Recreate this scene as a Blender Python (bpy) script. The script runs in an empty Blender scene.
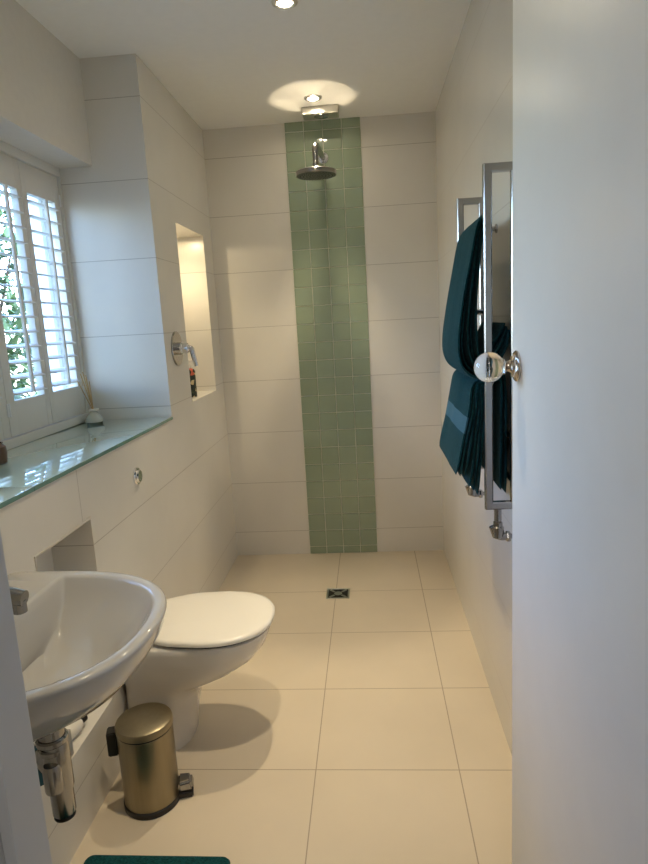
import bpy, bmesh, math, random
from mathutils import Vector, Matrix
random.seed(7)
PI = math.pi
sc = bpy.context.scene
col = sc.collection

# ------------------------------------------------------------------ materials
def mat(name, base, rough=.5, metal=0., spec=.5, trans=0., ior=1.45, coat=0., emis=None, estr=0., sheen=0.):
    m = bpy.data.materials.new(name); m.use_nodes = True
    b = m.node_tree.nodes['Principled BSDF']
    b.inputs['Base Color'].default_value = (*base, 1)
    b.inputs['Roughness'].default_value = rough
    b.inputs['Metallic'].default_value = metal
    b.inputs['Specular IOR Level'].default_value = spec
    b.inputs['Transmission Weight'].default_value = trans
    b.inputs['IOR'].default_value = ior
    b.inputs['Coat Weight'].default_value = coat
    b.inputs['Sheen Weight'].default_value = sheen
    if emis:
        b.inputs['Emission Color'].default_value = (*emis, 1)
        b.inputs['Emission Strength'].default_value = estr
    return m

def nodes(m):
    nt = m.node_tree
    return nt, nt.nodes['Principled BSDF']

def add_noise(m, scale=8., amount=.08, bump=0., bscale=None, detail=3., stretch=None):
    """multiplies the base colour by a soft noise and adds a bump"""
    nt, b = nodes(m)
    tc = nt.nodes.new('ShaderNodeTexCoord')
    src = tc.outputs['Object']
    if stretch:
        mp = nt.nodes.new('ShaderNodeMapping'); mp.inputs['Scale'].default_value = stretch
        nt.links.new(src, mp.inputs[0]); src = mp.outputs[0]
    n = nt.nodes.new('ShaderNodeTexNoise'); n.inputs['Scale'].default_value = scale; n.inputs['Detail'].default_value = detail
    nt.links.new(src, n.inputs['Vector'])
    if amount:
        mr = nt.nodes.new('ShaderNodeMapRange')
        mr.inputs[1].default_value = .3; mr.inputs[2].default_value = .7
        mr.inputs[3].default_value = 1 - amount; mr.inputs[4].default_value = 1 + amount
        nt.links.new(n.outputs['Fac'], mr.inputs[0])
        mx = nt.nodes.new('ShaderNodeMix'); mx.data_type = 'RGBA'; mx.blend_type = 'MULTIPLY'
        mx.inputs[0].default_value = 1
        bc = b.inputs['Base Color']
        if bc.is_linked: nt.links.new(bc.links[0].from_socket, mx.inputs[6])
        else: mx.inputs[6].default_value = bc.default_value
        nt.links.new(mr.outputs[0], mx.inputs[7])
        nt.links.new(mx.outputs[2], bc)
    if bump:
        n2 = n
        if bscale:
            n2 = nt.nodes.new('ShaderNodeTexNoise'); n2.inputs['Scale'].default_value = bscale; n2.inputs['Detail'].default_value = 2
            nt.links.new(src, n2.inputs['Vector'])
        bp = nt.nodes.new('ShaderNodeBump'); bp.inputs['Strength'].default_value = bump; bp.inputs['Distance'].default_value = .004
        nt.links.new(n2.outputs['Fac'], bp.inputs['Height'])
        nt.links.new(bp.outputs[0], b.inputs['Normal'])
    return m

def tile_mat(name, tile, grout, rules, rough=.3, width=.0026, var=.03, coat=0., spec=.5):
    """rules: list of (axis, offset, period[, (axis2, lo, hi)]) joint planes in metres"""
    m = mat(name, tile, rough, coat=coat, spec=spec)
    nt, b = nodes(m)
    tc = nt.nodes.new('ShaderNodeTexCoord'); sp = nt.nodes.new('ShaderNodeSeparateXYZ')
    nt.links.new(tc.outputs['Object'], sp.inputs[0])
    def M(op, a, c=None, d=None):
        n = nt.nodes.new('ShaderNodeMath'); n.operation = op
        for i, v in enumerate((a, c, d)):
            if v is None: continue
            if isinstance(v, (int, float)): n.inputs[i].default_value = v
            else: nt.links.new(v, n.inputs[i])
        return n.outputs[0]
    tot = None
    for r in rules:
        ax, off, per = r[:3]
        v = M('SUBTRACT', sp.outputs[ax], off)
        v = M('ABSOLUTE', M('SUBTRACT', v, M('MULTIPLY', M('ROUND', M('DIVIDE', v, per)), per)))
        v = M('LESS_THAN', v, width / 2)
        if len(r) > 3:
            a2, lo, hi = r[3]
            v = M('MULTIPLY', v, M('MULTIPLY', M('GREATER_THAN', sp.outputs[a2], lo), M('LESS_THAN', sp.outputs[a2], hi)))
        tot = v if tot is None else M('MAXIMUM', tot, v)
    n = nt.nodes.new('ShaderNodeTexNoise'); n.inputs['Scale'].default_value = 3; n.inputs['Detail'].default_value = 6
    nt.links.new(tc.outputs['Object'], n.inputs['Vector'])
    mr = nt.nodes.new('ShaderNodeMapRange'); mr.inputs[1].default_value = .3; mr.inputs[2].default_value = .7
    mr.inputs[3].default_value = 1 - var; mr.inputs[4].default_value = 1 + var
    nt.links.new(n.outputs['Fac'], mr.inputs[0])
    mu = nt.nodes.new('ShaderNodeMix'); mu.data_type = 'RGBA'; mu.blend_type = 'MULTIPLY'; mu.inputs[0].default_value = 1
    mu.inputs[6].default_value = (*tile, 1); nt.links.new(mr.outputs[0], mu.inputs[7])
    mx = nt.nodes.new('ShaderNodeMix'); mx.data_type = 'RGBA'
    nt.links.new(tot, mx.inputs[0]); nt.links.new(mu.outputs[2], mx.inputs[6]); mx.inputs[7].default_value = (*grout, 1)
    nt.links.new(mx.outputs[2], b.inputs['Base Color'])
    ro = nt.nodes.new('ShaderNodeMix'); ro.data_type = 'FLOAT'
    nt.links.new(tot, ro.inputs[0]); ro.inputs[2].default_value = rough; ro.inputs[3].default_value = .9
    nt.links.new(ro.outputs[0], b.inputs['Roughness'])
    bp = nt.nodes.new('ShaderNodeBump'); bp.inputs['Strength'].default_value = .4; bp.inputs['Distance'].default_value = .001
    bp.invert = True
    nt.links.new(tot, bp.inputs['Height']); nt.links.new(bp.outputs[0], b.inputs['Normal'])
    return m

Z0, TH = .145, .30
WALLT = (.745, .72, .665)
GROUT = (.43, .40, .36)
m_wall = tile_mat('wall_tile', WALLT, GROUT, [(2, Z0, TH), (1, 1.622, 10, (2, .745, 1.0))], rough=.27)
m_wall_b = tile_mat('wall_tile_back', WALLT, GROUT, [(2, Z0, TH)], rough=.27)
m_floor = tile_mat('floor_tile', (.66, .575, .45), (.40, .33, .25), [(0, .6193, .4363, (0, .5, 2)), (1, 1.662, .4195, (1, 0, 3.1))], rough=.38, width=.0035, var=.04)
m_paint = add_noise(mat('painted_plaster', (.72, .69, .63), .75), 40, .015, .05, 120)
m_ceil = add_noise(mat('ceiling_paint', (.90, .895, .87), .8), 30, .01, .04, 120)
m_gloss = add_noise(mat('white_woodwork', (.86, .86, .85), .34), 12, .012, .03, 60)
m_jamb = add_noise(mat('door_lining_paint', (.52, .54, .57), .4), 12, .02)
m_shut = mat('shutter_paint', (.74, .72, .67), .42)
m_upvc = mat('window_frame_white', (.85, .86, .88), .35)
m_chrome = mat('chrome', (.80, .80, .81), .07, 1.)
m_rail = mat('rail_chrome', (.46, .45, .45), .2, 1.)
m_steel = mat('brushed_steel', (.62, .61, .57), .3, 1.)
m_nickel = add_noise(mat('aged_nickel', (.62, .55, .48), .14, 1.), 60, .2)
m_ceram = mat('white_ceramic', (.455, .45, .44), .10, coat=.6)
m_ceram_t = mat('toilet_ceramic', (.70, .67, .62), .14, coat=.5)
m_seat = mat('seat_plastic', (.83, .80, .73), .22)
m_dark = mat('dark_rubber_and_shade', (.012, .011, .011), .45)  # rubber parts, and the painted shade in the gap under the toilet lid
m_black = mat('black_plastic', (.018, .016, .015), .35)
m_gold = add_noise(mat('brushed_gold', (.31, .265, .18), .36, 1.), 90, .05, stretch=(1, 1, .03))
m_glass = mat('clear_glass', (1, 1, 1), .0, trans=1., ior=1.47)
m_pane = bpy.data.materials.new('window_pane'); m_pane.use_nodes = True
_nt = m_pane.node_tree; _nt.nodes.clear()
_o = _nt.nodes.new('ShaderNodeOutputMaterial'); _t = _nt.nodes.new('ShaderNodeBsdfTransparent'); _g = _nt.nodes.new('ShaderNodeBsdfGlossy')
_g.inputs['Roughness'].default_value = .02; _x = _nt.nodes.new('ShaderNodeMixShader'); _x.inputs[0].default_value = .06
_nt.links.new(_t.outputs[0], _x.inputs[1]); _nt.links.new(_g.outputs[0], _x.inputs[2]); _nt.links.new(_x.outputs[0], _o.inputs[0])
m_ledge = mat('pale_aqua_glass', (.50, .69, .63), .035, coat=1., spec=.8)
m_ledge_edge = mat('green_glass_edge', (.13, .26, .23), .15)
m_mosaic = add_noise(mat('sage_glass_tile', (.29, .36, .26), .08, coat=.5), 2.2, .05)
m_mgrout = mat('mosaic_grout', (.72, .72, .62), .8)
m_lens = mat('lamp_lens', (1, 1, 1), .3, emis=(1, .86, .62), estr=140)
m_oak = mat('reed_stick', (.50, .33, .14), .6)
m_soil = mat('brown_ceramic', (.16, .09, .05), .35)
m_trap = mat('trap_chrome', (.36, .355, .35), .17, 1.)

def towel_mat(name, c, c2=None):
    m = mat(name, c, .95, sheen=.12, spec=.1)
    nt, b = nodes(m)
    b.inputs['Sheen Tint'].default_value = (.35, .6, .7, 1)
    add_noise(m, 180, .45, 1.0, 260)
    return m
m_towel = towel_mat('teal_terry', (.005, .040, .047))
m_band = add_noise(mat('teal_woven_band', (.02, .095, .125), .7), 300, .15, .3, 500, stretch=(1, 1, .2))
m_mat = towel_mat('teal_bath_mat', (.006, .06, .065))

# ------------------------------------------------------------------ helpers
ORI = {}
def root(name, loc, label, cat, group=None):
    o = bpy.data.objects.new(name, None); o.empty_display_size = .05
    o.location = loc; col.objects.link(o)
    o['label'] = label; o['category'] = cat
    if group: o['group'] = group
    ORI[o.name] = Vector(loc)
    return o

def obj(name, bm, m, parent=None, smooth=True, loc=None, label=None, cat=None, group=None, kind=None, angle=35):
    me = bpy.data.meshes.new(name)
    org = ORI[parent.name] if parent else Vector(loc or (0, 0, 0))
    bmesh.ops.translate(bm, verts=bm.verts, vec=-org)
    bmesh.ops.recalc_face_normals(bm, faces=bm.faces)
    bm.to_mesh(me); bm.free()
    ms = m if isinstance(m, (list, tuple)) else [m]
    for x in ms: me.materials.append(x)
    if smooth:
        me.shade_smooth()
        try: me.set_sharp_from_angle(angle=math.radians(angle))
        except Exception: pass
    o = bpy.data.objects.new(name, me); col.objects.link(o)
    if parent:
        o.parent = parent
    else:
        o.location = org
    ORI[o.name] = org
    if label: o['label'] = label
    if cat: o['category'] = cat
    if group: o['group'] = group
    if kind: o['kind'] = kind
    return o

def struct(name, bm, m, smooth=False):
    return obj(name, bm, m, smooth=smooth, kind='structure')

def copy_tree(o, loc, **props):
    c = o.copy(); col.objects.link(c); c.location = loc
    for k, v in props.items(): c[k] = v
    for ch in list(o.children):
        d = ch.copy(); col.objects.link(d); d.parent = c
        for g in list(ch.children):
            e = g.copy(); col.objects.link(e); e.parent = d
    return c

def box(bm, a, b, bev=0., seg=2, mi=0):
    a, b = Vector(a), Vector(b)
    vs = [bm.verts.new((x, y, z)) for x in (a.x, b.x) for y in (a.y, b.y) for z in (a.z, b.z)]
    fs = []
    for q in ((0, 1, 3, 2), (4, 6, 7, 5), (0, 4, 5, 1), (2, 3, 7, 6), (0, 2, 6, 4), (1, 5, 7, 3)):
        f = bm.faces.new([vs[i] for i in q]); f.material_index = mi; fs.append(f)
    if bev:
        es = list({e for f in fs for e in f.edges})
        bmesh.ops.bevel(bm, geom=es, offset=bev, segments=seg, profile=.7, affect='EDGES')
    return bm

def frame_axes(d):
    d = d.normalized()
    u = Vector((0, 0, 1)) if abs(d.z) < .9 else Vector((1, 0, 0))
    a = d.cross(u).normalized(); b = d.cross(a).normalized()
    return a, b

def loft(bm, rings, cap0=True, cap1=True, closed=False, mi=0):
    R = [[bm.verts.new(p) for p in r] for r in rings]
    n = len(R[0])
    rng = range(len(R)) if closed else range(len(R) - 1)
    for i in rng:
        A, B = R[i], R[(i + 1) % len(R)]
        for j in range(n):
            f = bm.faces.new((A[j], A[(j + 1) % n], B[(j + 1) % n], B[j])); f.material_index = mi
    if not closed:
        if cap0: bm.faces.new(R[0][::-1]).material_index = mi
        if cap1: bm.faces.new(R[-1]).material_index = mi
    return R

def lathe(bm, prof, org=(0, 0, 0), axis=(0, 0, 1), n=40, mi=0):
    """prof: (radius, height) pairs along axis"""
    d = Vector(axis).normalized(); a, b = frame_axes(d); org = Vector(org)
    rings = []
    for r, h in prof:
        r = max(r, 1e-5)
        rings.append([org + d * h + (a * math.cos(2 * PI * k / n) + b * math.sin(2 * PI * k / n)) * r for k in range(n)])
    loft(bm, rings, mi=mi)
    return bm

def smooth_path(pts, r=.02, seg=6):
    """round the corners of a polyline"""
    pts = [Vector(p) for p in pts]; out = [pts[0]]
    for i in range(1, len(pts) - 1):
        p, q, s = pts[i - 1], pts[i], pts[i + 1]
        l = min(r, (p - q).length * .45, (s - q).length * .45)
        A = q + (p - q).normalized() * l; B = q + (s - q).normalized() * l
        for k in range(seg + 1):
            t = k / seg
            out.append(A.lerp(q, t).lerp(q.lerp(B, t), t))
    out.append(pts[-1]); return out

def tube(bm, pts, r, n=14, closed=False, mi=0):
    pts = [Vector(p) for p in pts]; rings = []; prev = None
    rr = r if isinstance(r, (list, tuple)) else [r] * len(pts)
    for i, p in enumerate(pts):
        if closed: d = (pts[(i + 1) % len(pts)] - pts[i - 1])
        elif i == 0: d = pts[1] - p
        elif i == len(pts) - 1: d = p - pts[i - 1]
        else: d = (pts[i + 1] - p).normalized() + (p - pts[i - 1]).normalized()
        d = d.normalized()
        if prev is None: a, b = frame_axes(d)
        else:
            a = (prev - d * prev.dot(d)).normalized(); b = d.cross(a)
        prev = a
        rings.append([p + (a * math.cos(2 * PI * k / n) + b * math.sin(2 * PI * k / n)) * rr[i] for k in range(n)])
    loft(bm, rings, closed=closed, mi=mi)
    return bm

def NB(): return bmesh.new()

# ------------------------------------------------------------------ dimensions
W, D, H = 1.226, 3.446, 2.393
LED = 1.0           # ledge height
DY0, DY1 = .46, .56  # wall with the doorway
XW = -.36           # shutter plane

# ------------------------------------------------------------------ shell
bm = NB(); box(bm, (-.45, DY0, -.08), (W + .1, D + .1, 0)); struct('floor', bm, m_floor)
bm = NB(); box(bm, (-.5, DY0, H), (W + .1, D + .1, H + .1)); struct('ceiling', bm, m_ceil)
bm = NB(); box(bm, (-.5, D, 0), (W + .1, D + .1, H)); struct('wall_back', bm, m_wall_b)
bm = NB(); box(bm, (W, DY0, 0), (W + .1, D, H)); struct('wall_right', bm, m_wall)

def heightfield(ys, zs, depth):
    """left wall seen as relief: depth(y,z) metres behind x=0, None = hole"""
    bm = NB(); cache = {}
    def V(x, y, z):
        k = (round(x, 4), round(y, 4), round(z, 4))
        if k not in cache: cache[k] = bm.verts.new(k)
        return cache[k]
    ny, nz = len(ys) - 1, len(zs) - 1
    g = [[depth((ys[i] + ys[i + 1]) / 2, (zs[j] + zs[j + 1]) / 2) for j in range(nz)] for i in range(ny)]
    BK = .5
    for i in range(ny):
        for j in range(nz):
            d = g[i][j]; y0, y1, z0, z1 = ys[i], ys[i + 1], zs[j], zs[j + 1]
            if d is not None:
                bm.faces.new((V(-d, y0, z0), V(-d, y1, z0), V(-d, y1, z1), V(-d, y0, z1)))
            for di, dj in ((1, 0), (0, 1)):
                if i + di < ny and j + dj < nz:
                    e = g[i + di][j + dj]; a = BK if d is None else d; b = BK if e is None else e
                    if abs(a - b) > 1e-6:
                        if di: q = (V(-a, y1, z0), V(-b, y1, z0), V(-b, y1, z1), V(-a, y1, z1))
                        else: q = (V(-a, y0, z1), V(-b, y0, z1), V(-b, y1, z1), V(-a, y1, z1))
                        bm.faces.new(q)
    return bm
WY0, WY1 = 1.075, 2.487      # window bay
NY0, NY1, NZ0, NZ1 = 2.80, 3.266, 1.02, 1.826
RY0, RY1, RZ0, RZ1 = 1.368, 1.666, .246, .825
def dep(y, z):
    if WY0 < y < WY1 and z > LED - .012: return None
    if NY0 < y < NY1 and NZ0 < z < NZ1: return .16
    if RY0 < y < RY1 and RZ0 < z < RZ1: return .13
    return 0.
bm = heightfield([DY1, WY0, RY0, RY1, WY1, NY0, NY1, D], [0, RZ0, RZ1, LED - .012, NZ0, NZ1, H], dep)
struct('wall_left', bm, m_wall)
# boxed-in painted head above the window, and the outer window wall round the opening
bm = NB(); box(bm, (-.5, WY0, 2.005), (-.22, WY1, H)); struct('wall_left_upper', bm, m_paint)
bm = NB()
box(bm, (-.5, WY0, .3), (-.36, WY1, LED - .012))
struct('wall_left_sill', bm, m_paint)

# wall with the doorway (mostly behind the viewpoint)
JX = .457
bm = NB()
box(bm, (-.5, DY0, 0), (JX - .03, DY1, H)); box(bm, (1.125, DY0, 0), (W, DY1, H)); box(bm, (JX - .03, DY0, 2.05), (1.125, DY1, H))
struct('wall_front', bm, m_paint)
bm = NB()
box(bm, (JX - .03, .508, 0), (JX, DY1 + .004, 2.05), .002); box(bm, (JX - .03, DY0 - .02, 0), (JX - .012, .508, 2.05), .002)
box(bm, (JX - .10, DY0 - .035, 0), (JX - .022, DY0 - .001, 2.08), .004)
box(bm, (1.085, DY0 - .02, 0), (1.1249, .47, 2.05), .002)
struct('trim_1', bm, m_jamb)

# hall behind the viewpoint
bm = NB()
box(bm, (-1.0, -1.6, 0), (-.9, DY0 - .0, 2.4)); box(bm, (2.3, -1.6, 0), (2.4, DY0, 2.4)); box(bm, (-1, -1.7, 0), (2.4, -1.6, 2.4))
box(bm, (-1., DY0 - .001, 0), (-.5, DY0 + .1, 2.4)); box(bm, (W + .1, DY0 - .001, 0), (2.4, DY0 + .1, 2.4))
struct('wall_hall', bm, m_paint)
bm = NB(); box(bm, (-1, -1.7, -.08), (2.4, DY0, -.001)); struct('floor_hall', bm, add_noise(mat('hall_carpet', (.30, .27, .23), .95), 200, .2))
bm = NB(); box(bm, (-1, -1.7, 2.4), (2.4, DY0, 2.5)); struct('ceiling_hall', bm, m_ceil)

# ------------------------------------------------------------------ sage mosaic strip on the back wall
bm = NB()
SX = .4396
box(bm, (SX, D - .004, 0.0), (SX + .4, D, H))
nz = 24
for k in range(-1, nz):
    z0 = max(.002, Z0 - .1 + k * .1 - .0 + .0019); z1 = min(H, Z0 + k * .1 - .0019)
    if z1 - z0 < .01: continue
    for c in range(4):
        x0 = SX + c * .1 + .0019; x1 = x0 + .1 - .0038
        tx, tz = random.gauss(0, .0016), random.gauss(0, .0014)
        y = D - .0075
        P = []
        for (x, z) in ((x0, z0), (x1, z0), (x1, z1), (x0, z1)):
            P.append(Vector((x, y + (x - (x0 + x1) / 2) * tx + (z - (z0 + z1) / 2) * tz, z)))
        e = .0012; cx = (x0 + x1) / 2; cz = (z0 + z1) / 2
        inner = [Vector((p.x + (e if p.x < cx else -e), p.y, p.z + (e if p.z < cz else -e))) for p in P]
        outer = [Vector((p.x, D - .0062, p.z)) for p in P]; back = [Vector((p.x, D - .003, p.z)) for p in P]
        rr = [[bm.verts.new(q) for q in L] for L in (inner, outer, back)]
        bm.faces.new(rr[0]).material_index = 1
        for a_, b_ in ((0, 1), (1, 2)):
            for j in range(4):
                bm.faces.new((rr[a_][j], rr[a_][(j + 1) % 4], rr[b_][(j + 1) % 4], rr[b_][j])).material_index = 1
struct('trim_2', bm, [m_mgrout, m_mosaic])

# recess edging
bm = NB()
for a, b in (((-.002, RY0 - .008, RZ1 + .0002), (.003, RY1 + .003, RZ1 + .008)), ((-.002, RY0 - .008, RZ0), (.003, RY0 - .0002, RZ1)), ((-.002, RY1 + .0002, RZ0), (.002, RY1 + .003, RZ1))):
    box(bm, a, b, .001, 1)
struct('trim_3', bm, mat('tile_edge_trim', (.62, .58, .52), .4))

# ------------------------------------------------------------------ glass ledge: two sheets
def ledge(y0, y1, label):
    r = root('window_ledge', (-.17, (y0 + y1) / 2, LED - .012), label, 'window ledge', 'glass sheets of the window ledge')
    bm = NB(); box(bm, (-.36, y0, LED - .0115), (.003, y1, LED), .0012)
    obj('glass_top', bm, m_ledge, r)
    bm = NB(); box(bm, (.0031, y0, LED - .0118), (.0052, y1, LED - .0008), .0008)
    obj('polished_edge', bm, m_ledge_edge, r)
ledge(1.396, WY1 - .001, 'pale aqua glass sheet on the window ledge, the long one holding the reed diffuser')
ledge(WY0 + .001, 1.3945, 'pale aqua glass sheet on the window ledge, the short one nearest the door frame')

# ------------------------------------------------------------------ window, panes and shutters
bm = NB()
xo, xi = -.50, -.44
box(bm, (xo, WY0, LED), (xi, WY1, LED + .05), .004); box(bm, (xo, WY0, 1.955), (xi, WY1, 2.005), .004)
ncas = 3; cw = (WY1 - WY0) / ncas
for i in range(ncas + 1):
    y = WY0 + i * cw; a = max(WY0, y - .028); b = min(WY1, y + .028)
    box(bm, (xo + .002, a, LED + .05), (xi - .002, b, 1.955), .003)
win = struct('window_1', bm, m_upvc, smooth=True)
bm = NB(); box(bm, (-.474, WY0 + .01, LED + .03), (-.470, WY1 - .01, 1.98))
pn = obj('window_pane', bm, m_pane, win, smooth=False)
# frame that carries the shutters
bm = NB()
box(bm, (-.405, WY0, LED), (-.352, WY1, LED + .032), .003)
box(bm, (-.405, WY0, 1.972), (-.352, WY1, 2.005), .003)
box(bm, (-.405, WY0, LED + .032), (-.352, WY0 + .024, 1.972), .003)
box(bm, (-.405, WY1 - .016, LED + .032), (-.352, WY1, 1.972), .003)
obj('window_frame', bm, m_shut, win)

PW = (2.471 - (WY0 + .024)) / 5
Zb, Zt, Lz0, Lz1 = LED + .035, 1.970, 1.150, 1.868
def shutter(y0, y1, right_hinged, label, n):
    r = root('window_shutter', (-.37, y0, Zb), label, 'shutter', 'louvred window shutters')
    s0, s1 = (.045, .030) if not right_hinged else (.030, .040)
    a, b = y0 + .0015, y1 - .0015
    bm = NB()
    x0, x1 = -.388, -.360
    box(bm, (x0, a, Zb), (x1, a + s0, Zt), .0025); box(bm, (x0, b - s1, Zb), (x1, b, Zt), .0025)
    box(bm, (x0 + .001, a + s0 - .001, Zb), (x1 - .001, b - s1 + .001, Lz0), .002)
    box(bm, (x0 + .001, a + s0 - .001, Lz1), (x1 - .001, b - s1 + .001, Zt), .002)
    obj('frame', bm, m_shut, r)
    bm = NB()
    ns = 14; st = (Lz1 - Lz0) / ns; w = .062; th = .0085
    tilt = math.radians(9)
    for k in range(ns):
        z = Lz0 + st * (k + .5); ring0 = []
        for q in range(14):
            t = 2 * PI * q / 14
            u = math.cos(t) * w / 2; v = math.sin(t) * th / 2 * (1.0)
            ring0.append((-.374 + u * math.cos(tilt) - v * math.sin(tilt), z - u * math.sin(tilt) + v * math.cos(tilt)))
        loft(bm, [[(x, a + s0 + .001, zz) for x, zz in ring0], [(x, b - s1 - .001, zz) for x, zz in ring0]])
    obj('louvres', bm, m_shut, r)
    bm = NB(); ry = a + s0 + (b - s1 - a - s0) * .43
    box(bm, (-.3425, ry - .0065, Lz0 + .02), (-.3325, ry + .0065, Lz1 - .012), .002)
    for k in range(ns):
        z = Lz0 + st * (k + .5) - .006
        tube(bm, [(-.3475, ry, z), (-.342, ry, z)], .0012, 6)
    obj('tilt_rod', bm, m_shut, r)
    hy = b - .004 if right_hinged else a + .004
    for hz in (Zb + .09, Zt - .09):
        bm = NB(); lathe(bm, [(.003, -.022), (.0035, -.02), (.0035, .02), (.003, .022)], (-.3563, hy, hz), n=10)
        obj('hinge', bm, m_upvc, r)
labs = ['white louvred shutter nearest the door frame, mostly hidden by it', 'white louvred shutter second from the door frame',
        'white louvred shutter at the left edge of the view, only its edge in sight', 'white louvred shutter with greenery behind its slats, second from the tiled corner',
        'white louvred shutter next to the tiled corner and the reed diffuser']
for i in range(5):
    y0 = WY0 + .024 + PW * i
    shutter(y0, y0 + PW, i in (4, 2, 0), labs[i], i)

# ------------------------------------------------------------------ outside
bm = NB(); box(bm, (-9, -4, -.35), (-.55, 9, -.3)); struct('ground', bm, add_noise(mat('grass_ground', (.10, .17, .05), .95), 6, .4, 1., 60))
r = root('garden_wall', (-1.1, 3.9, -.3), 'pale blue boarded wall seen outside through the shutter next to the tiled corner', 'wall')
bm = NB(); box(bm, (-1.2, 3.86, -.3), (-.55, 3.95, 3.4))
for k in range(6):
    x = -1.2 + k * .108
    box(bm, (x + .002, 3.845, -.3), (x + .105, 3.86, 3.4), .003)
obj('boards', bm, mat('pale_blue_boards', (.13, .20, .34), .6), r)
def bush(loc, size, n, label, m, nm='leafy_bush'):
    rr = random.Random(int(loc[1] * 100))
    r = root(nm, loc, label, 'bush', 'shrubs outside the window')
    bm = NB()
    for k in range(n):
        u = Vector((rr.gauss(0, 1), rr.gauss(0, 1), rr.gauss(0, 1))).normalized() * (rr.random() ** .45)
        c = Vector(loc) + Vector((u.x * size[0], u.y * size[1], size[2] + u.z * size[2]))
        d = Vector((rr.gauss(0, 1), rr.gauss(0, 1), rr.gauss(0, .7))).normalized(); a, b = frame_axes(d)
        l = .05 + rr.random() * .04; w = l * .42
        vs = [bm.verts.new(c + p) for p in (-d * l, a * w + b * .006, d * l, -a * w + b * .006)]
        bm.faces.new((vs[0], vs[1], vs[2])); bm.faces.new((vs[0], vs[2], vs[3]))
    obj('foliage', bm, m, r, smooth=False)
    bm = NB()
    for k in range(5):
        t = rr.random() * 2 * PI
        tube(bm, [loc, Vector(loc) + Vector((math.cos(t) * size[0] * .3, math.sin(t) * size[1] * .3, size[2])), Vector(loc) + Vector((math.cos(t) * size[0] * .7, math.sin(t) * size[1] * .7, size[2] * 1.6))], [.02, .014, .006], 6)
    obj('stems', bm, mat('bark', (.12, .08, .05), .9), r)
g1 = add_noise(mat('leaf_green', (.12, .20, .06), .5), 5, .45); g2 = add_noise(mat('leaf_blue_green', (.06, .13, .07), .5), 5, .4)
bush((-1.95, 4.0, -.3), (.62, .8, 1.5), 4200, 'bright green leafy bush outside, seen through the shutter slats beside the boarded wall', g1)
bush((-3.8, 4.6, -.3), (.8, 1.1, 1.0), 2200, 'darker low bush outside beyond the bright green one', g2)
bush((-2.6, 2.2, -.3), (.7, .9, .75), 1800, 'low bush outside toward the near end of the window', g2)

# ------------------------------------------------------------------ door and knob
DX = 1.080; DE = 1.084
bm = NB(); box(bm, (DX, .472, .008), (DX + .038, DE, 2.04), .0018)
door = struct('door_1', bm, m_gloss, smooth=True)
KY, KZ = 1.046, 1.268
bm = NB()
lathe(bm, [(.0248, 0), (.0258, .001), (.0258, .003), (.024, .005), (.020, .0065), (.0185, .0075), (.0185, .009), (.013, .010), (.0105, .012), (.0086, .015), (.0082, .018), (.0102, .021), (.0128, .0222), (.0132, .0235), (.006, .0237)], (DX, KY, KZ), (-1, 0, 0))
kn = obj('door_knob', bm, m_nickel, door, label='aged nickel rose and neck')
bm = NB()
pr = [(math.sin(PI * t / 24) * .0254, .0468 - math.cos(PI * t / 24) * .0250) for t in range(25)]
lathe(bm, pr, (DX, KY, KZ), (-1, 0, 0), 48)
kb = obj('glass_ball', bm, m_glass, kn, label='clear glass ball')

# ------------------------------------------------------------------ towel rail
FX = 1.146; Y1, Y2 = 1.647, 2.100; TZ, BZ = 1.722, .826; BX = 1.2148
r = root('towel_rail', (1.17, (Y1 + Y2) / 2, BZ), 'chrome wall-mounted heated towel rail holding the teal towels', 'towel rail')
def loop(y):
    bm = NB(); w = .0105; c = .003; rings = []
    prof = [(-w + c, -w), (w - c, -w), (w, -w + c), (w, w - c), (w - c, w), (-w + c, w), (-w, w - c), (-w, -w + c)]
    for (cx, cz, sx, sz) in ((FX, BZ + w, 1, 1), (BX, BZ + w, -1, 1), (BX, TZ - w, -1, -1), (FX, TZ - w, 1, -1)):
        rings.append([(cx + sx * u, y + v, cz + sz * u) for u, v in prof])
    loft(bm, rings, closed=True)
    obj('upright', bm, m_rail, r)
loop(Y1); loop(Y2)
for (x, z) in ((FX + .002, 1.585), (FX + .004, 1.36), (FX + .006, 1.176), (BX, 1.02), (BX, .90)):
    bm = NB(); tube(bm, [(x, Y1, z), (x, Y2, z)], .0085, 16); obj('crossbar', bm, m_rail, r)
for y in (1.92, Y2 - .1):
    bm = NB(); lathe(bm, [(.013, 0), (.013, .004), (.007, .006), (.007, .02)], (W, y, 1.60), (-1, 0, 0), 18); obj('wall_bracket', bm, m_rail, r)
def valve(y, label):
    v = root('radiator_valve', (1.172, y, .70), label, 'valve', 'chrome valves under the towel rail')
    x = 1.172
    bm = NB()
    tube(bm, [(x, y, BZ - .001), (x, y, .79)], .0105, 16)
    lathe(bm, [(.0115, 0), (.0135, .002), (.0135, .012), (.0115, .014)], (x, y, .772), n=6)
    obj('pipe', bm, m_trap, v)
    bm = NB()
    lathe(bm, [(.012, .0), (.0155, .003), (.0165, .02), (.0165, .032), (.012, .036)], (x, y, .738), n=24)
    tube(bm, smooth_path([(x, y, .765), (x, y, .742), (x + .032, y, .742)], .014, 5), .0115, 16)
    tube(bm, smooth_path([(x - .014, y - .0, .772), (x - .004, y, .742)], .01), .011, 14)
    obj('valve_body', bm, m_trap, v)
    bm = NB(); lathe(bm, [(.0135, 0), (.015, .002), (.015, .010), (.0135, .012)], (x + .022, y, .742), (1, 0, 0), 6)
    lathe(bm, [(.007, 0), (.007, .0285)], (x + .026, y, .742), (1, 0, 0), 14)
    obj('nut', bm, m_trap, v)
valve(Y1 + .01, 'chrome angled valve under the nearer end of the towel rail, beside the door edge')
valve(Y2 - .02, 'chrome angled valve under the farther end of the towel rail')

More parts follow.
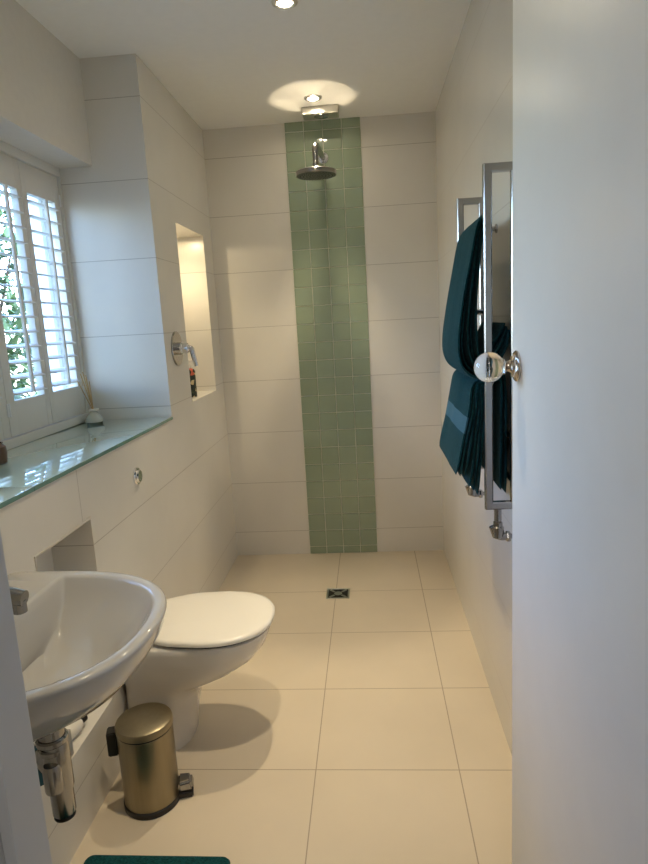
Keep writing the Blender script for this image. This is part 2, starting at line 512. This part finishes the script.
# ------------------------------------------------------------------ towels
def spline(P, n):
    P = [Vector((p[0], 0, p[1])) for p in P]; out = []
    Q = [P[0] * 2 - P[1]] + P + [P[-1] * 2 - P[-2]]
    for i in range(1, len(Q) - 2):
        for k in range(n):
            t = k / n; a, b, c, d = Q[i - 1], Q[i], Q[i + 1], Q[i + 2]
            out.append(.5 * ((2 * b) + (-a + c) * t + (2 * a - 5 * b + 4 * c - d) * t * t + (-a + 3 * b - 3 * c + d) * t ** 3))
    out.append(P[-1]); return out
def sheet(bm, prof, y0, y1, th, ny=14, seed=0, wob=.003, band=None, yshift=None):
    """a thick cloth strip: x-z profile swept along y; band=(i0,i1) fraction of length gets material 1"""
    rr = random.Random(seed); ph = [rr.random() * 6 for _ in range(4)]
    pts = spline(prof, 7); N = len(pts)
    L = [0]
    for i in range(1, N): L.append(L[-1] + (pts[i] - pts[i - 1]).length)
    nor = []
    for i in range(N):
        d = (pts[min(i + 1, N - 1)] - pts[max(i - 1, 0)]).normalized(); nor.append(Vector((-d.z, 0, d.x)))
    rings = []
    for j in range(ny + 1):
        v = j / ny; ring = []; y = y0 + (y1 - y0) * v
        e = min(1, min(v, 1 - v) * 9 + .45)
        for side in (1, -1):
            for i in (range(N) if side == 1 else range(N - 1, -1, -1)):
                s = L[i] / L[-1]
                o = wob * (math.sin(9 * v + ph[0] + 3 * s) + .6 * math.sin(19 * v + ph[1] - 5 * s)) * min(1, 6 * s * (1.02 - s) + .2)
                ye = y + (yshift(s, v) if yshift else 0) + .004 * math.sin(14 * s + ph[2]) * (1 if v < .5 else -1)
                tend = math.sqrt(max(.05, min(1, min(L[i], L[-1] - L[i]) / (th * .8))))
                p = pts[i] + nor[i] * (o + side * th / 2 * e * tend)
                ring.append((p.x, ye, p.z))
        rings.append(ring)
    R = loft(bm, rings, cap0=False, cap1=False)
    if band:
        for j in range(ny):
            pass
    n = len(rings[0])
    # end strips (quads between the two sides)
    for Rg in (R[0], R[-1]):
        for i in range(N - 1):
            bm.faces.new((Rg[i], Rg[i + 1], Rg[n - 2 - i], Rg[n - 1 - i]))
    if band:
        for f in bm.faces:
            c = f.calc_center_median()
            if band(c): f.material_index = 1

TY0, TY1 = Y1 + .028, Y2 - .035
# upper towel: nested loops over the top bar
bm = NB()
for k in range(5):
    o = k * .0115
    left = [(FX + .004, 1.598 - k * .002), (FX - .004, 1.604 - k * .006), (FX - .020 + o * .30, 1.575 - k * .002), (FX - .036 + o * .5, 1.50), (FX - .060 + o * .85, 1.38 + o * .2),
            (FX - .073 + o * 1.1, 1.28 + o * .8), (FX - .066 + o * 1.0, 1.222 + o * 1.1), (FX - .038 + o * .5, 1.190 + o * 1.15), (FX - .004 + o * .1, 1.184 + o * 1.2), (FX + .030 - o * .3, 1.215 + o * 1.15),
            (FX + .054 - o * .3, 1.262 + o * .9), (FX + .064 - o * .25, 1.31 + o * .4)]
    sheet(bm, left, TY0 + (0, .024, .006, .030, .010)[k], TY1 - .045 - .003 * k, .0088, seed=k, wob=.0012)
t1 = obj('towel', bm, m_towel, loc=(FX, (TY0 + TY1) / 2, 1.2), label='upper teal terry towel folded in a loop over the top bar of the towel rail', cat='towel', angle=60)
# lower towel: sheets hanging from the lower bar
bm = NB()
for k in range(6):
    o = k * .012
    hem = .918 - (.004 * k if k < 3 else .012 * k) + (0, .0, .0, .0, .0, .0)[k]
    pts = [(1.184, 1.200 - k * .004), (1.166 , 1.192 - o * .3), (1.138 + o * .2, 1.180 - o * .3), (1.112 + o * .5, 1.165 - o * .2), (1.099 + o * .8, 1.10), (1.083 + o * .92, 1.02), (1.062 + o * 1.0, hem + .0)]
    def bd(c): return c.x < 1.0965 and 1.034 < c.z < 1.078
    sheet(bm, pts, TY0 + .004, TY1 + .0 - .004 * k, .0098, seed=20 + k, wob=.0016, band=(bd if k == 0 else None))
for k in range(2):
    pts = [(1.186, 1.200 - .004 * k), (1.194 - k * .010, 1.195), (1.199 - k * .012, 1.15), (1.200 - k * .013, 1.05), (1.199 - k * .014, .86 + .01 * k)]
    sheet(bm, pts, TY0 + .004, TY1, .0095, seed=30 + k, wob=.0005)
t2 = obj('towel', bm, [m_towel, m_band], loc=(1.16, (TY0 + TY1) / 2, .9), label='lower teal terry towel with a lighter woven band hanging below the looped one', cat='towel', angle=60)

# ------------------------------------------------------------------ shower head
HX, HY, HZ = .618, 3.10, 2.043
r = root('rain_shower', (HX, D, 2.2), 'round chrome rain shower head on an arm from the green mosaic strip', 'shower head')
bm = NB(); lathe(bm, [(.028, 0), (.028, .004), (.024, .007), (.011, .008)], (HX + .018, D - .008, 2.205), (0, -1, 0), 28); obj('wall_plate', bm, m_chrome, r)
bm = NB()
pth = smooth_path([(HX + .018, D - .01, 2.205), (HX + .004, HY + .05, 2.20), (HX, HY, 2.18), (HX, HY, 2.10)], .05, 8)
tube(bm, pth, .0135, 18); obj('arm', bm, m_trap, r)
bm = NB(); lathe(bm, [(.013, .05), (.017, .046), (.017, .028), (.024, .02), (.03, .014), (.03, .0)], (HX, HY, HZ + .012), n=28); obj('swivel_joint', bm, m_trap, r)
bm = NB(); lathe(bm, [(.02, .026), (.088, .0245), (.0965, .022), (.099, .019), (.099, .004), (.096, .001), (.092, .0005)], (HX, HY, HZ), n=64); hd = obj('head_disc', bm, m_trap, r)
bm = NB()
for i in range(1, 6):
    for k in range(6 * i):
        t = 2 * PI * k / (6 * i); lathe(bm, [(.0022, 0), (.0016, -.0025)], (HX + math.cos(t) * i * .0155, HY + math.sin(t) * i * .0155, HZ + .0002), n=6)
obj('nozzles', bm, m_dark, hd)
bm = NB(); lathe(bm, [(.0925, .003), (.0925, .0005), (.09, 0), (.02, 0)], (HX, HY, HZ), n=64); obj('spray_face', bm, mat('spray_face_grey', (.10, .10, .095), .3, .6), hd)

# ------------------------------------------------------------------ ceiling unit behind lamp
r = root('extractor_unit', (.645, 3.27, H), 'silvery rectangular box on the ceiling between the lamp and the mosaic strip', 'extractor unit')
bm = NB(); box(bm, (.555, 3.215, H - .036), (.735, 3.31, H + .0), .008, 3); obj('casing', bm, m_steel, r)
bm = NB(); lathe(bm, [(.036, 0), (.036, -.003), (.031, -.005), (.012, -.004), (.01, -.007)], (.648, 3.262, H - .036), n=32); obj('sensor_dome', bm, m_trap, r)

# ------------------------------------------------------------------ ceiling lamps
SPOTS = [(.622, 3.105), (.606, 2.215), (.60, 1.31)]
SL = ['recessed ceiling lamp directly above the shower head, in a pool of light', 'recessed ceiling lamp at the top edge of the view', 'recessed ceiling lamp above the wash basin end of the room']
def lamp(x, y, label):
    r = root('ceiling_lamp', (x, y, H), label, 'ceiling lamp', 'recessed ceiling lamps')
    bm = NB(); lathe(bm, [(.043, 0), (.043, -.003), (.040, -.0055), (.030, -.008), (.026, -.004), (.026, 0)], (x, y, H), n=40); obj('bezel', bm, m_steel, r)
    bm = NB(); lathe(bm, [(.0255, -.0035), (.022, -.006), (.01, -.0075)], (x, y, H), n=32); obj('lens', bm, m_lens, r)
    return r
l0 = lamp(*SPOTS[0], SL[0])
for i in (1, 2): copy_tree(l0, (*SPOTS[i], H), label=SL[i])
WARM = (1., .81, .53)
def spot(name, loc, e, ang, blend, rad, c=WARM, rot=(0, 0, 0)):
    l = bpy.data.lights.new(name, 'SPOT'); l.energy = e; l.color = c; l.spot_size = math.radians(ang); l.spot_blend = blend; l.shadow_soft_size = rad
    o = bpy.data.objects.new(name, l); o.location = loc; o.rotation_euler = rot; col.objects.link(o); return o
SE = 55
for i, (x, y) in enumerate(SPOTS): spot('lamp_light', (x, y, H - .034), SE * (1., 1.1, 1.)[i], 62, .9, .02)
# three added spots imitate the lamp's beam reflected up off the shower head
for k in range(3):
    t = -PI / 2 + k * 2 * PI / 3
    px_, py_, pz_ = HX + .036 * math.cos(t), HY + .036 * math.sin(t), HZ + .04
    dv = Vector((HX - px_, HY - py_, H - pz_))
    spot('reflection_standin', (px_, py_, pz_), 1.25, 2 * math.degrees(math.atan(.212 / dv.length)), .1, .003, rot=dv.to_track_quat('-Z', 'Y').to_euler())

# niche lamp
bm = NB(); lathe(bm, [(.027, 0), (.027, -.003), (.021, -.005), (.018, -.003)], (-.105, 3.03, NZ1), n=28)
r = root('niche_lamp', (-.105, 3.03, NZ1), 'small recessed lamp in the top of the lit wall niche', 'niche lamp')
obj('bezel', bm, m_steel, r)
bm = NB(); lathe(bm, [(.018, -.0025), (.012, -.0045)], (-.105, 3.03, NZ1), n=20); obj('lens', bm, m_lens, r)
spot('niche_light', (-.105, 3.03, NZ1 - .012), 5.6, 136, .8, .012, (1., .79, .47))
spot('niche_light', (-.105, 3.03, NZ1 - .012), 1.9, 178, .1, .012, (1., .79, .47))

# ------------------------------------------------------------------ shower valve, flush button
r = root('shower_valve', (0, 2.64, 1.275), 'round chrome shower valve with a lever on the left wall beside the lit niche', 'shower valve')
bm = NB(); lathe(bm, [(.075, 0), (.075, .004), (.072, .007), (.03, .008)], (0, 2.64, 1.275), (1, 0, 0), 56); obj('back_plate', bm, m_trap, r)  # darker chrome stands in for the dark reflection on the plate
bm = NB(); lathe(bm, [(.027, .006), (.027, .028), (.0225, .030), (.0225, .052), (.019, .056), (.008, .057)], (0, 2.64, 1.275), (1, 0, 0), 36); kb = obj('control_body', bm, m_chrome, r)
bm = NB()
tube(bm, smooth_path([(.044, 2.64, 1.275), (.066, 2.641, 1.275), (.080, 2.643, 1.195)], .02, 6), [.015] + [.013] * 3 + [.0115] * 4 + [.009], 14)
obj('lever', bm, m_chrome, kb)
r = root('flush_button', (0, 2.041, .858), 'small round chrome flush button on the left wall below the ledge', 'flush button')
bm = NB(); lathe(bm, [(.031, 0), (.031, .006), (.028, .009), (.024, .009)], (0, 2.041, .858), (1, 0, 0), 36); obj('bezel', bm, m_chrome, r)
bm = NB(); lathe(bm, [(.0235, .008), (.0235, .013), (.02, .016), (.012, .0165)], (0, 2.041, .858), (1, 0, 0), 32); obj('push_plate', bm, m_chrome, r)

# ------------------------------------------------------------------ basin
BC = Vector((.12, .993, 0)); RZ = .84
def dshape(n, back, front, half, e, x0=.12, yc=.993, z=RZ, xb=None):
    """closed outline: straight back towards the wall, round to the room"""
    pts = []
    for k in range(n):
        t = 2 * PI * k / n; c, s = math.cos(t), math.sin(t)
        if c >= 0: x = x0 + front * abs(c) ** (2 / e)
        else: x = x0 - back * abs(c) ** (2 / 9)
        ee = e if c >= 0 else 9
        y = yc + half * (1 if s >= 0 else -1) * abs(s) ** (2 / ee)
        pts.append(Vector((x, y, z)))
    return pts
def mix(A, B, t, z=None):
    out = [a.lerp(b, t) for a, b in zip(A, B)]
    if z is not None:
        for p in out: p.z = z
    return out
n = 96
r = root('wash_basin', (0, .993, .64), 'white ceramic wall-hung wash basin in the lower left, above the gold bin', 'wash basin')
O = lambda s, z: dshape(n, .12 - .0005 - .0, .305 * s, .252 * s, 2.45, z=z)
def BO(z, f, h, b=.119, yc=.993): return dshape(n, b, f, h, 2.4, z=z, yc=yc)
inner = lambda z, f, h, b, x0=.17: dshape(n, b, f, h, 2.3, x0=x0, z=z)
rings = [BO(.655, .03, .055, .07), BO(.665, .065, .075, .085), BO(.69, .14, .14, .10), BO(.72, .213, .192, .11), BO(.75, .262, .226, .116), BO(.78, .290, .243), BO(.805, .305, .252), BO(.825, .311, .256), BO(.834, .314, .258), BO(.839, .313, .257), BO(.8415, .310, .254), BO(.8425, .304, .249)]
rings += [inner(.8425, .246, .231, .036), inner(.841, .241, .226, .030), inner(.836, .237, .222, .0275), inner(.82, .226, .212, .022), inner(.79, .205, .190, .016), inner(.76, .165, .155, .008), inner(.735, .125, .12, .0), inner(.722, .08, .08, -.02), inner(.716, .045, .045, -.04)]
bm = NB(); 
# last rings collapse around the waste
cen = Vector((.245, .993, .7))
def circ(rad, z): return [Vector((cen.x + math.cos(2 * PI * k / n) * rad, cen.y + math.sin(2 * PI * k / n) * rad, z)) for k in range(n)]
rings[-3] = mix(rings[-3], circ(.12, .735), .35, .735); rings[-2] = mix(rings[-2], circ(.075, .722), .7, .722); rings[-1] = circ(.035, .716)
rings[0] = mix(rings[0], [Vector((.2 + math.cos(2 * PI * k / n) * .05, .993 + math.sin(2 * PI * k / n) * .05, 0)) for k in range(n)], .9, .66)
loft(bm, rings, True, True)
obj('bowl', bm, m_ceram, r, angle=50)
bm = NB(); lathe(bm, [(.031, .0), (.031, .003), (.026, .005), (.02, .003), (.008, .003)], (cen.x, cen.y, .716), n=32); obj('waste_plug', bm, m_chrome, r)

r = root('basin_tap', (.07, .993, .8425), 'chrome tap on the back deck of the wash basin, half hidden by the door frame', 'tap')
bm = NB(); lathe(bm, [(.027, 0), (.027, .006), (.022, .01), (.0205, .05), (.0205, .085)], (.07, .993, .8425), n=32); obj('body', bm, m_chrome, r)
bm = NB(); tube(bm, smooth_path([(.07, .993, .895), (.14, .993, .905), (.196, .993, .896)], .03), [.019] + [.017] * 7 + [.0145], 18); lathe(bm, [(.0125, 0), (.0125, -.022), (.009, -.024)], (.184, .993, .892), n=24); obj('spout', bm, m_trap, r)
bm = NB(); lathe(bm, [(.0205, .086), (.022, .09), (.022, .105), (.017, .112)], (.07, .993, .8425), n=32); tube(bm, [(.07, .993, .943), (.12, .993, .953)], [.009, .006], 12); obj('lever', bm, m_chrome, r)

TX, TY = .205, .998
r = root('bottle_trap', (TX, TY, .42), 'chrome bottle trap hanging under the wash basin', 'bottle trap')
bm = NB(); lathe(bm, [(.024, .0), (.024, .062)], (TX, TY, .6), n=32); obj('inlet_pipe', bm, m_trap, r)
for z, rad in ((.602, .029), (.583, .027)):
    bm = NB(); lathe(bm, [(rad - .003, 0), (rad, .003), (rad, .011), (rad - .003, .014)], (TX, TY, z), n=32); obj('nut', bm, m_trap, r)
bm = NB(); lathe(bm, [(.019, .165), (.0235, .150), (.0245, .14), (.0245, .062), (.0215, .052), (.0215, .006), (.019, 0.002), (.01, 0.0)], (TX + .004, TY, .447), n=36)
lathe(bm, [(.0165, 0), (.0175, .004), (.0175, .045), (.014, .055)], (TX + .004, TY - .020, .515), n=24); obj('trap_body', bm, m_trap, r)
bm = NB(); lathe(bm, [(.016, 0), (.02, -.004), (.02, -.0), (.02, -.003)], (TX + .004, TY, .447), n=24); obj('end_cap', bm, m_dark, r)
bm = NB(); tube(bm, [(TX - .012, TY + .008, .525), (.0, 1.20, .455)], .0135, 20); lathe(bm, [(.03, 0), (.03, .004), (.017, .012)], (0, 1.20, .455), (1, 0, 0), 28); obj('waste_pipe', bm, m_trap, r)
# black bracket under basin
bm = NB(); box(bm, (.0, 1.03, .625), (.15, 1.05, .645), .003); box(bm, (.0, 1.025, .585), (.012, 1.055, .70), .003)
obj('basin_bracket', bm, m_black, loc=(0, 1.04, .6), label='small black steel bracket under the wash basin against the wall', cat='bracket')
# teal cloth over the waste pipe
bm = NB()
P0 = [(-.019, .440), (-.0185, .475), (-.0165, .497), (0, .5105), (.0165, .497), (.0185, .475), (.020, .432)]
sheet(bm, P0, -.026, .026, .005, seed=50, wob=.0015)
bmesh.ops.transform(bm, matrix=Matrix.Translation((.092, 1.101, -.004)) @ Matrix.Rotation(math.radians(-43), 4, 'Z') @ Matrix.Rotation(0, 4, 'X'), verts=bm.verts)
obj('face_cloth', bm, m_band, loc=(.092, 1.101, .44), label='teal face cloth draped over the waste pipe below the wash basin', cat='face cloth', angle=60)

# things in the recess
bm = NB(); box(bm, (-.10, 1.372, RZ0), (-.004, 1.420, RZ0 + .075), .004)
obj('storage_box', bm, mat('grey_card', (.36, .35, .32), .6), loc=(-.05, 1.395, RZ0), label='small grey box standing in the wall recess below the basin', cat='box')
r = root('lotion_bottle', (-.05, 1.47, RZ0), 'white plastic bottle with a dark cap lying in the wall recess below the basin', 'bottle')
bm = NB(); lathe(bm, [(.012, -.045), (.022, -.042), (.0235, -.03), (.0235, .03), (.018, .042), (.009, .046)], (-.045, 1.475, RZ0 + .0237), (.25, 1, 0), 28); obj('body', bm, m_seat, r)
bm = NB(); lathe(bm, [(.011, .0465), (.011, .068), (.009, .07)], (-.045, 1.475, RZ0 + .0237), (.25, 1, 0), 20); obj('cap', bm, m_black, r)

# ------------------------------------------------------------------ toilet
TC = 1.852
def tring(x0, x1, half, z, n=80, e=2.3, eb=6, xm=None, hb=None):
    xm = xm if xm is not None else (x0 + x1) / 2
    pts = []
    for k in range(n):
        t = 2 * PI * k / n; c, s = math.cos(t), math.sin(t)
        if c >= 0: x = xm + (x1 - xm) * abs(c) ** (2 / e); ee = e; h = half
        else: x = xm - (xm - x0) * abs(c) ** (2 / eb); ee = eb; h = half
        y = half * (1 if s >= 0 else -1) * abs(s) ** (2 / ee)
        if hb and c < 0:
            w = min(1, (-c) ** .8 * 1.3); y = y * (1 - w) + max(-hb, min(hb, y)) * w
        pts.append(Vector((x, TC + y, z)))
    return pts
r = root('toilet', (0, TC, 0), 'white ceramic toilet with closed lid against the left wall, between basin and shower', 'toilet')
bm = NB()
loft(bm, [tring(.001, .190, .128, 0, xm=.09), tring(.001, .192, .128, .02, xm=.09), tring(.001, .205, .128, .10, xm=.09), tring(.001, .222, .128, .17, xm=.10), tring(.001, .250, .130, .212, xm=.12),
          tring(.001, .31, .138, .236, xm=.16), tring(.001, .372, .150, .265, xm=.20), tring(.001, .425, .163, .30, xm=.23), tring(.001, .458, .172, .34, xm=.26), tring(.001, .472, .176, .375, xm=.27), tring(.001, .476, .177, .392, xm=.27), tring(.001, .470, .172, .397, xm=.27)])
obj('bowl', bm, m_ceram_t, r, angle=50)
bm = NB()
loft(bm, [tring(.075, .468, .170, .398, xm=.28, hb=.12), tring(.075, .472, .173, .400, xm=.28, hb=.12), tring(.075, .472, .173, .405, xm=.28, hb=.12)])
obj('gap_shade_ring', bm, m_dark, r, label='dark ring standing in for the shaded gap under the lid')  # dark colour stands in for the shade between bowl and lid
bm = NB()
loft(bm, [tring(.066, .482, .180, .407, xm=.28, hb=.125), tring(.062, .487, .184, .409, xm=.28, hb=.128), tring(.062, .489, .185, .417, xm=.28, hb=.128), tring(.064, .486, .182, .4225, xm=.28, hb=.126), tring(.072, .476, .172, .4255, xm=.28, hb=.12), tring(.10, .44, .14, .4275, xm=.28, hb=.1)])
obj('lid', bm, m_seat, r, angle=50)
for s in (-1, 1):
    bm = NB(); lathe(bm, [(.011, -.02), (.012, -.018), (.012, .018), (.011, .02)], (.052, TC + s * .075, .409), (0, 1, 0), 20); obj('hinge', bm, m_chrome, r)

# ------------------------------------------------------------------ pedal bin
CX, CY = .146, 1.542
r = root('pedal_bin', (CX, CY, 0), 'brushed gold pedal bin with black base on the floor beside the toilet', 'pedal bin')
bm = NB(); lathe(bm, [(.080, 0), (.0815, .002), (.0815, .016), (.0785, .019)], (CX, CY, 0), n=64); obj('base_ring', bm, m_black, r)
bm = NB(); lathe(bm, [(.078, .018), (.0785, .02), (.0785, .236), (.076, .238)], (CX, CY, 0), n=64); obj('body', bm, m_gold, r)
bm = NB(); lathe(bm, [(.0775, .237), (.0775, .2405), (.070, .241)], (CX, CY, 0), n=64); obj('seal_ring', bm, m_dark, r)
bm = NB(); lathe(bm, [(.0785, .2415), (.0805, .243), (.0805, .257), (.078, .262), (.070, .2655), (.04, .268), (.01, .2685)], (CX, CY, 0), n=64); obj('lid', bm, m_gold, r)
ax = Vector((.96, .28, 0)).normalized(); sd = Vector((-ax.y, ax.x, 0))
def obox(bm, c, ux, hx, hy, z0, z1, bev, taper=1.):
    uy = Vector((-ux.y, ux.x, 0)); vs = []
    c = Vector(c)
    lo = [c + ux * (a * hx) + uy * (b * hy) for a, b in ((-1, -1), (1, -1), (1, 1), (-1, 1))]
    hi = [c + ux * (a * hx * (taper if a > 0 else 1)) + uy * (b * hy * (taper if a > 0 else 1)) for a, b in ((-1, -1), (1, -1), (1, 1), (-1, 1))]
    A = [bm.verts.new((p.x, p.y, z0)) for p in lo]; B = [bm.verts.new((p.x, p.y, z1)) for p in hi]
    fs = [bm.faces.new(A[::-1]), bm.faces.new(B)] + [bm.faces.new((A[i], A[(i + 1) % 4], B[(i + 1) % 4], B[i])) for i in range(4)]
    bmesh.ops.bevel(bm, geom=list({e for f in fs for e in f.edges}), offset=bev, segments=3, affect='EDGES')
bm = NB(); obox(bm, Vector((CX, CY, 0)) - ax * .093 + sd * .012, ax, .014, .019, .165, .238, .003); obj('lid_hinge', bm, m_black, r)
bm = NB(); obox(bm, Vector((CX, CY, 0)) + ax * .094, ax, .024, .027, .0, .020, .004); pd = obj('pedal', bm, m_black, r)
bm = NB(); obox(bm, Vector((CX, CY, 0)) + ax * .098, ax, .024, .027, .0205, .052, .008, .72); obj('pedal_cap', bm, m_trap, pd)

# ------------------------------------------------------------------ bath mat
bm = NB()
def rr_outline(x0, x1, y0, y1, rad, z, m=8):
    pts = []
    for cx, cy, a0 in ((x1 - rad, y1 - rad, 0), (x0 + rad, y1 - rad, PI / 2), (x0 + rad, y0 + rad, PI), (x1 - rad, y0 + rad, 1.5 * PI)):
        for k in range(m + 1):
            t = a0 + PI / 2 * k / m; pts.append((cx + rad * math.cos(t), cy + rad * math.sin(t), z))
    return pts
MX0, MX1, MY0, MY1 = .044, .424, .74, 1.336
loft(bm, [rr_outline(MX0, MX1, MY0, MY1, .02, .0005), rr_outline(MX0 - .003, MX1 + .003, MY0 - .003, MY1 + .003, .02, .006), rr_outline(MX0, MX1, MY0, MY1, .02, .012), rr_outline(MX0 + .01, MX1 - .01, MY0 + .01, MY1 - .01, .018, .014), rr_outline(MX0 + .03, MX1 - .03, MY0 + .03, MY1 - .03, .016, .0125), rr_outline(MX0 + .035, MX1 - .035, MY0 + .035, MY1 - .035, .016, .014)])
obj('bath_mat', bm, m_mat, loc=(.23, 1.0, 0), label='teal towelling bath mat on the floor below the wash basin', cat='bath mat')

# ------------------------------------------------------------------ drain
r = root('floor_drain', (.631, 2.893, 0), 'small square steel drain set in the beige shower floor', 'drain')
bm = NB()
a, b = (.572, 2.835), (.690, 2.951)
for q in (((a[0], a[1]), (b[0], a[1] + .01)), ((a[0], b[1] - .01), (b[0], b[1])), ((a[0], a[1] + .01), (a[0] + .01, b[1] - .01)), ((b[0] - .01, a[1] + .01), (b[0], b[1] - .01))):
    box(bm, (*q[0], 0.0001), (*q[1], .0035), .0006, 1)
obj('frame', bm, m_steel, r)
bm = NB(); box(bm, (a[0] + .0102, a[1] + .0102, .0001), (b[0] - .0102, b[1] - .0102, .0012)); obj('sump', bm, m_dark, r)
bm = NB(); 
lathe(bm, [(.02, 0), (.02, .002), (.012, .003)], (.631, 2.893, .0012), n=24)
for s in range(4):
    ang = PI / 4 + s * PI / 2
    d = Vector((math.cos(ang), math.sin(ang), 0)); obox(bm, Vector((.631, 2.893, 0)) + d * .042, d, .016, .006, .0012, .003, .0006)
obj('grate', bm, m_steel, r)

# ------------------------------------------------------------------ reed diffuser
RX, RY = -.300, 2.415
r = root('reed_diffuser', (RX, RY, LED), 'glass reed diffuser with bamboo sticks in the far corner of the window ledge', 'reed diffuser')
bm = NB(); lathe(bm, [(.030, 0), (.036, .003), (.036, .012), (.026, .030), (.015, .042), (.013, .045), (.013, .05), (.011, .05), (.011, .045), (.0235, .03), (.033, .013), (.033, .005), (.01, .0045)], (RX, RY, LED), n=36); obj('bottle', bm, mat('diffuser_glass', (.70, .72, .66), .08, trans=.15), r)
bm = NB(); lathe(bm, [(.0125, .047), (.021, .048), (.022, .050), (.022, .055), (.02, .057), (.006, .057)], (RX, RY, LED), n=28); obj('collar', bm, m_seat, r)
for k, (dx, dy) in enumerate(((-.012, -.030), (-.030, -.014), (-.020, .010), (.004, -.042), (-.036, -.036), (.0, -.008))):
    bm = NB(); tube(bm, [(RX - dx * .25, RY - dy * .2, LED + .012), (RX + dx, RY + dy, LED + .21 - .008 * k)], .0019, 8); obj('reed', bm, m_oak, r)

r = root('brown_pot', (-.262, 1.672, LED), 'small brown pot on the window ledge at the left edge of the view', 'pot')
bm = NB(); lathe(bm, [(.024, 0), (.029, .004), (.032, .03), (.030, .05), (.022, .058), (.024, .062), (.019, .062), (.019, .05), (.01, .048)], (-.262, 1.672, LED), n=32); obj('body', bm, m_soil, r)

# ------------------------------------------------------------------ patterned bottle in the niche
m_pat = mat('patterned_label', (.05, .05, .04), .35)
nt, b = nodes(m_pat)
tc = nt.nodes.new('ShaderNodeTexCoord'); v = nt.nodes.new('ShaderNodeTexVoronoi'); v.inputs['Scale'].default_value = 42
nt.links.new(tc.outputs['Object'], v.inputs['Vector'])
cr = nt.nodes.new('ShaderNodeValToRGB'); cr.color_ramp.interpolation = 'CONSTANT'
cr.color_ramp.elements[0].color = (.02, .03, .02, 1); cr.color_ramp.elements[1].position = .45; cr.color_ramp.elements[1].color = (.62, .14, .08, 1)
e = cr.color_ramp.elements.new(.68); e.color = (.05, .07, .03, 1); e = cr.color_ramp.elements.new(.84); e.color = (.6, .5, .28, 1)
sx = nt.nodes.new('ShaderNodeSeparateColor'); nt.links.new(v.outputs['Color'], sx.inputs[0]); nt.links.new(sx.outputs[0], cr.inputs[0]); nt.links.new(cr.outputs[0], b.inputs['Base Color'])
QX, QY = -.062, 3.0
r = root('soap_bottle', (QX, QY, NZ0), 'dark and coral patterned pump bottle standing in the lit niche', 'bottle')
bm = NB(); lathe(bm, [(.028, 0), (.031, .003), (.031, .128), (.026, .138), (.012, .144)], (QX, QY, NZ0), n=36); obj('body', bm, m_pat, r)
bm = NB(); lathe(bm, [(.012, .144), (.013, .146), (.013, .158), (.005, .160), (.005, .180), (.011, .181), (.011, .188), (.008, .190)], (QX, QY, NZ0), n=24); tube(bm, [(QX, QY, NZ0 + .185), (QX + .032, QY - .012, NZ0 + .182)], .0045, 10); obj('pump', bm, m_seat, r)

# ------------------------------------------------------------------ light from outside and added fill from the hall
w = bpy.data.worlds.new('world'); sc.world = w; w.use_nodes = True
nt = w.node_tree; bg = nt.nodes['Background']
sky = nt.nodes.new('ShaderNodeTexSky'); sky.sky_type = 'NISHITA'; sky.sun_disc = False; sky.sun_elevation = math.radians(35); sky.sun_rotation = math.radians(120); sky.air_density = 1.2
tn = nt.nodes.new('ShaderNodeMix'); tn.data_type = 'RGBA'; tn.blend_type = 'MULTIPLY'; tn.inputs[0].default_value = 1
tn.inputs[7].default_value = (.80, .95, 1.26, 1)
nt.links.new(sky.outputs[0], tn.inputs[6]); nt.links.new(tn.outputs[2], bg.inputs[0]); bg.inputs[1].default_value = 2.5
pl = bpy.data.lights.new('window_portal', 'AREA'); pl.shape = 'RECTANGLE'; pl.size = WY1 - WY0; pl.size_y = 1.0; pl.cycles.is_portal = True
po = bpy.data.objects.new('window_portal', pl); po.location = (-.52, (WY0 + WY1) / 2, 1.5); po.rotation_euler = (PI / 2, 0, -PI / 2); col.objects.link(po)
hl = bpy.data.lights.new('hall_fill', 'AREA'); hl.size = .5; hl.energy = 9; hl.color = (1, .93, .85)  # unseen area light added in the hall as soft fill
ho = bpy.data.objects.new('hall_fill', hl); ho.location = (.7, -.6, 2.38); col.objects.link(ho)

# ------------------------------------------------------------------ camera
F, yaw, pitch, roll, cx, cz = 612.284, .07877, .17931, -.05481, .83251, 1.35939
cy_, sy_ = math.cos(yaw), math.sin(yaw); cp, sp = math.cos(pitch), math.sin(pitch)
f = Vector((-sy_ * cp, cy_ * cp, -sp)); rt = Vector((cy_, sy_, 0)); up = rt.cross(f)
r2 = rt * math.cos(roll) + up * math.sin(roll); u2 = -rt * math.sin(roll) + up * math.cos(roll)
cam = bpy.data.cameras.new('camera'); co = bpy.data.objects.new('camera', cam); col.objects.link(co)
cam.sensor_fit = 'HORIZONTAL'; cam.sensor_width = 36; cam.lens = F / 648 * 36; cam.clip_start = .02
M = Matrix((( r2.x, u2.x, -f.x, cx), (r2.y, u2.y, -f.y, 0), (r2.z, u2.z, -f.z, cz), (0, 0, 0, 1)))
co.matrix_world = M
sc.camera = co
sc.view_settings.view_transform = 'Standard'; sc.view_settings.look = 'None'; sc.view_settings.gamma = 1; sc.view_settings.use_curve_mapping = False
sc.view_settings.exposure = .16
sc.cycles.max_bounces = 12; sc.cycles.diffuse_bounces = 6; sc.cycles.glossy_bounces = 6; sc.cycles.transmission_bounces = 8
sc.cycles.sample_clamp_indirect = 4
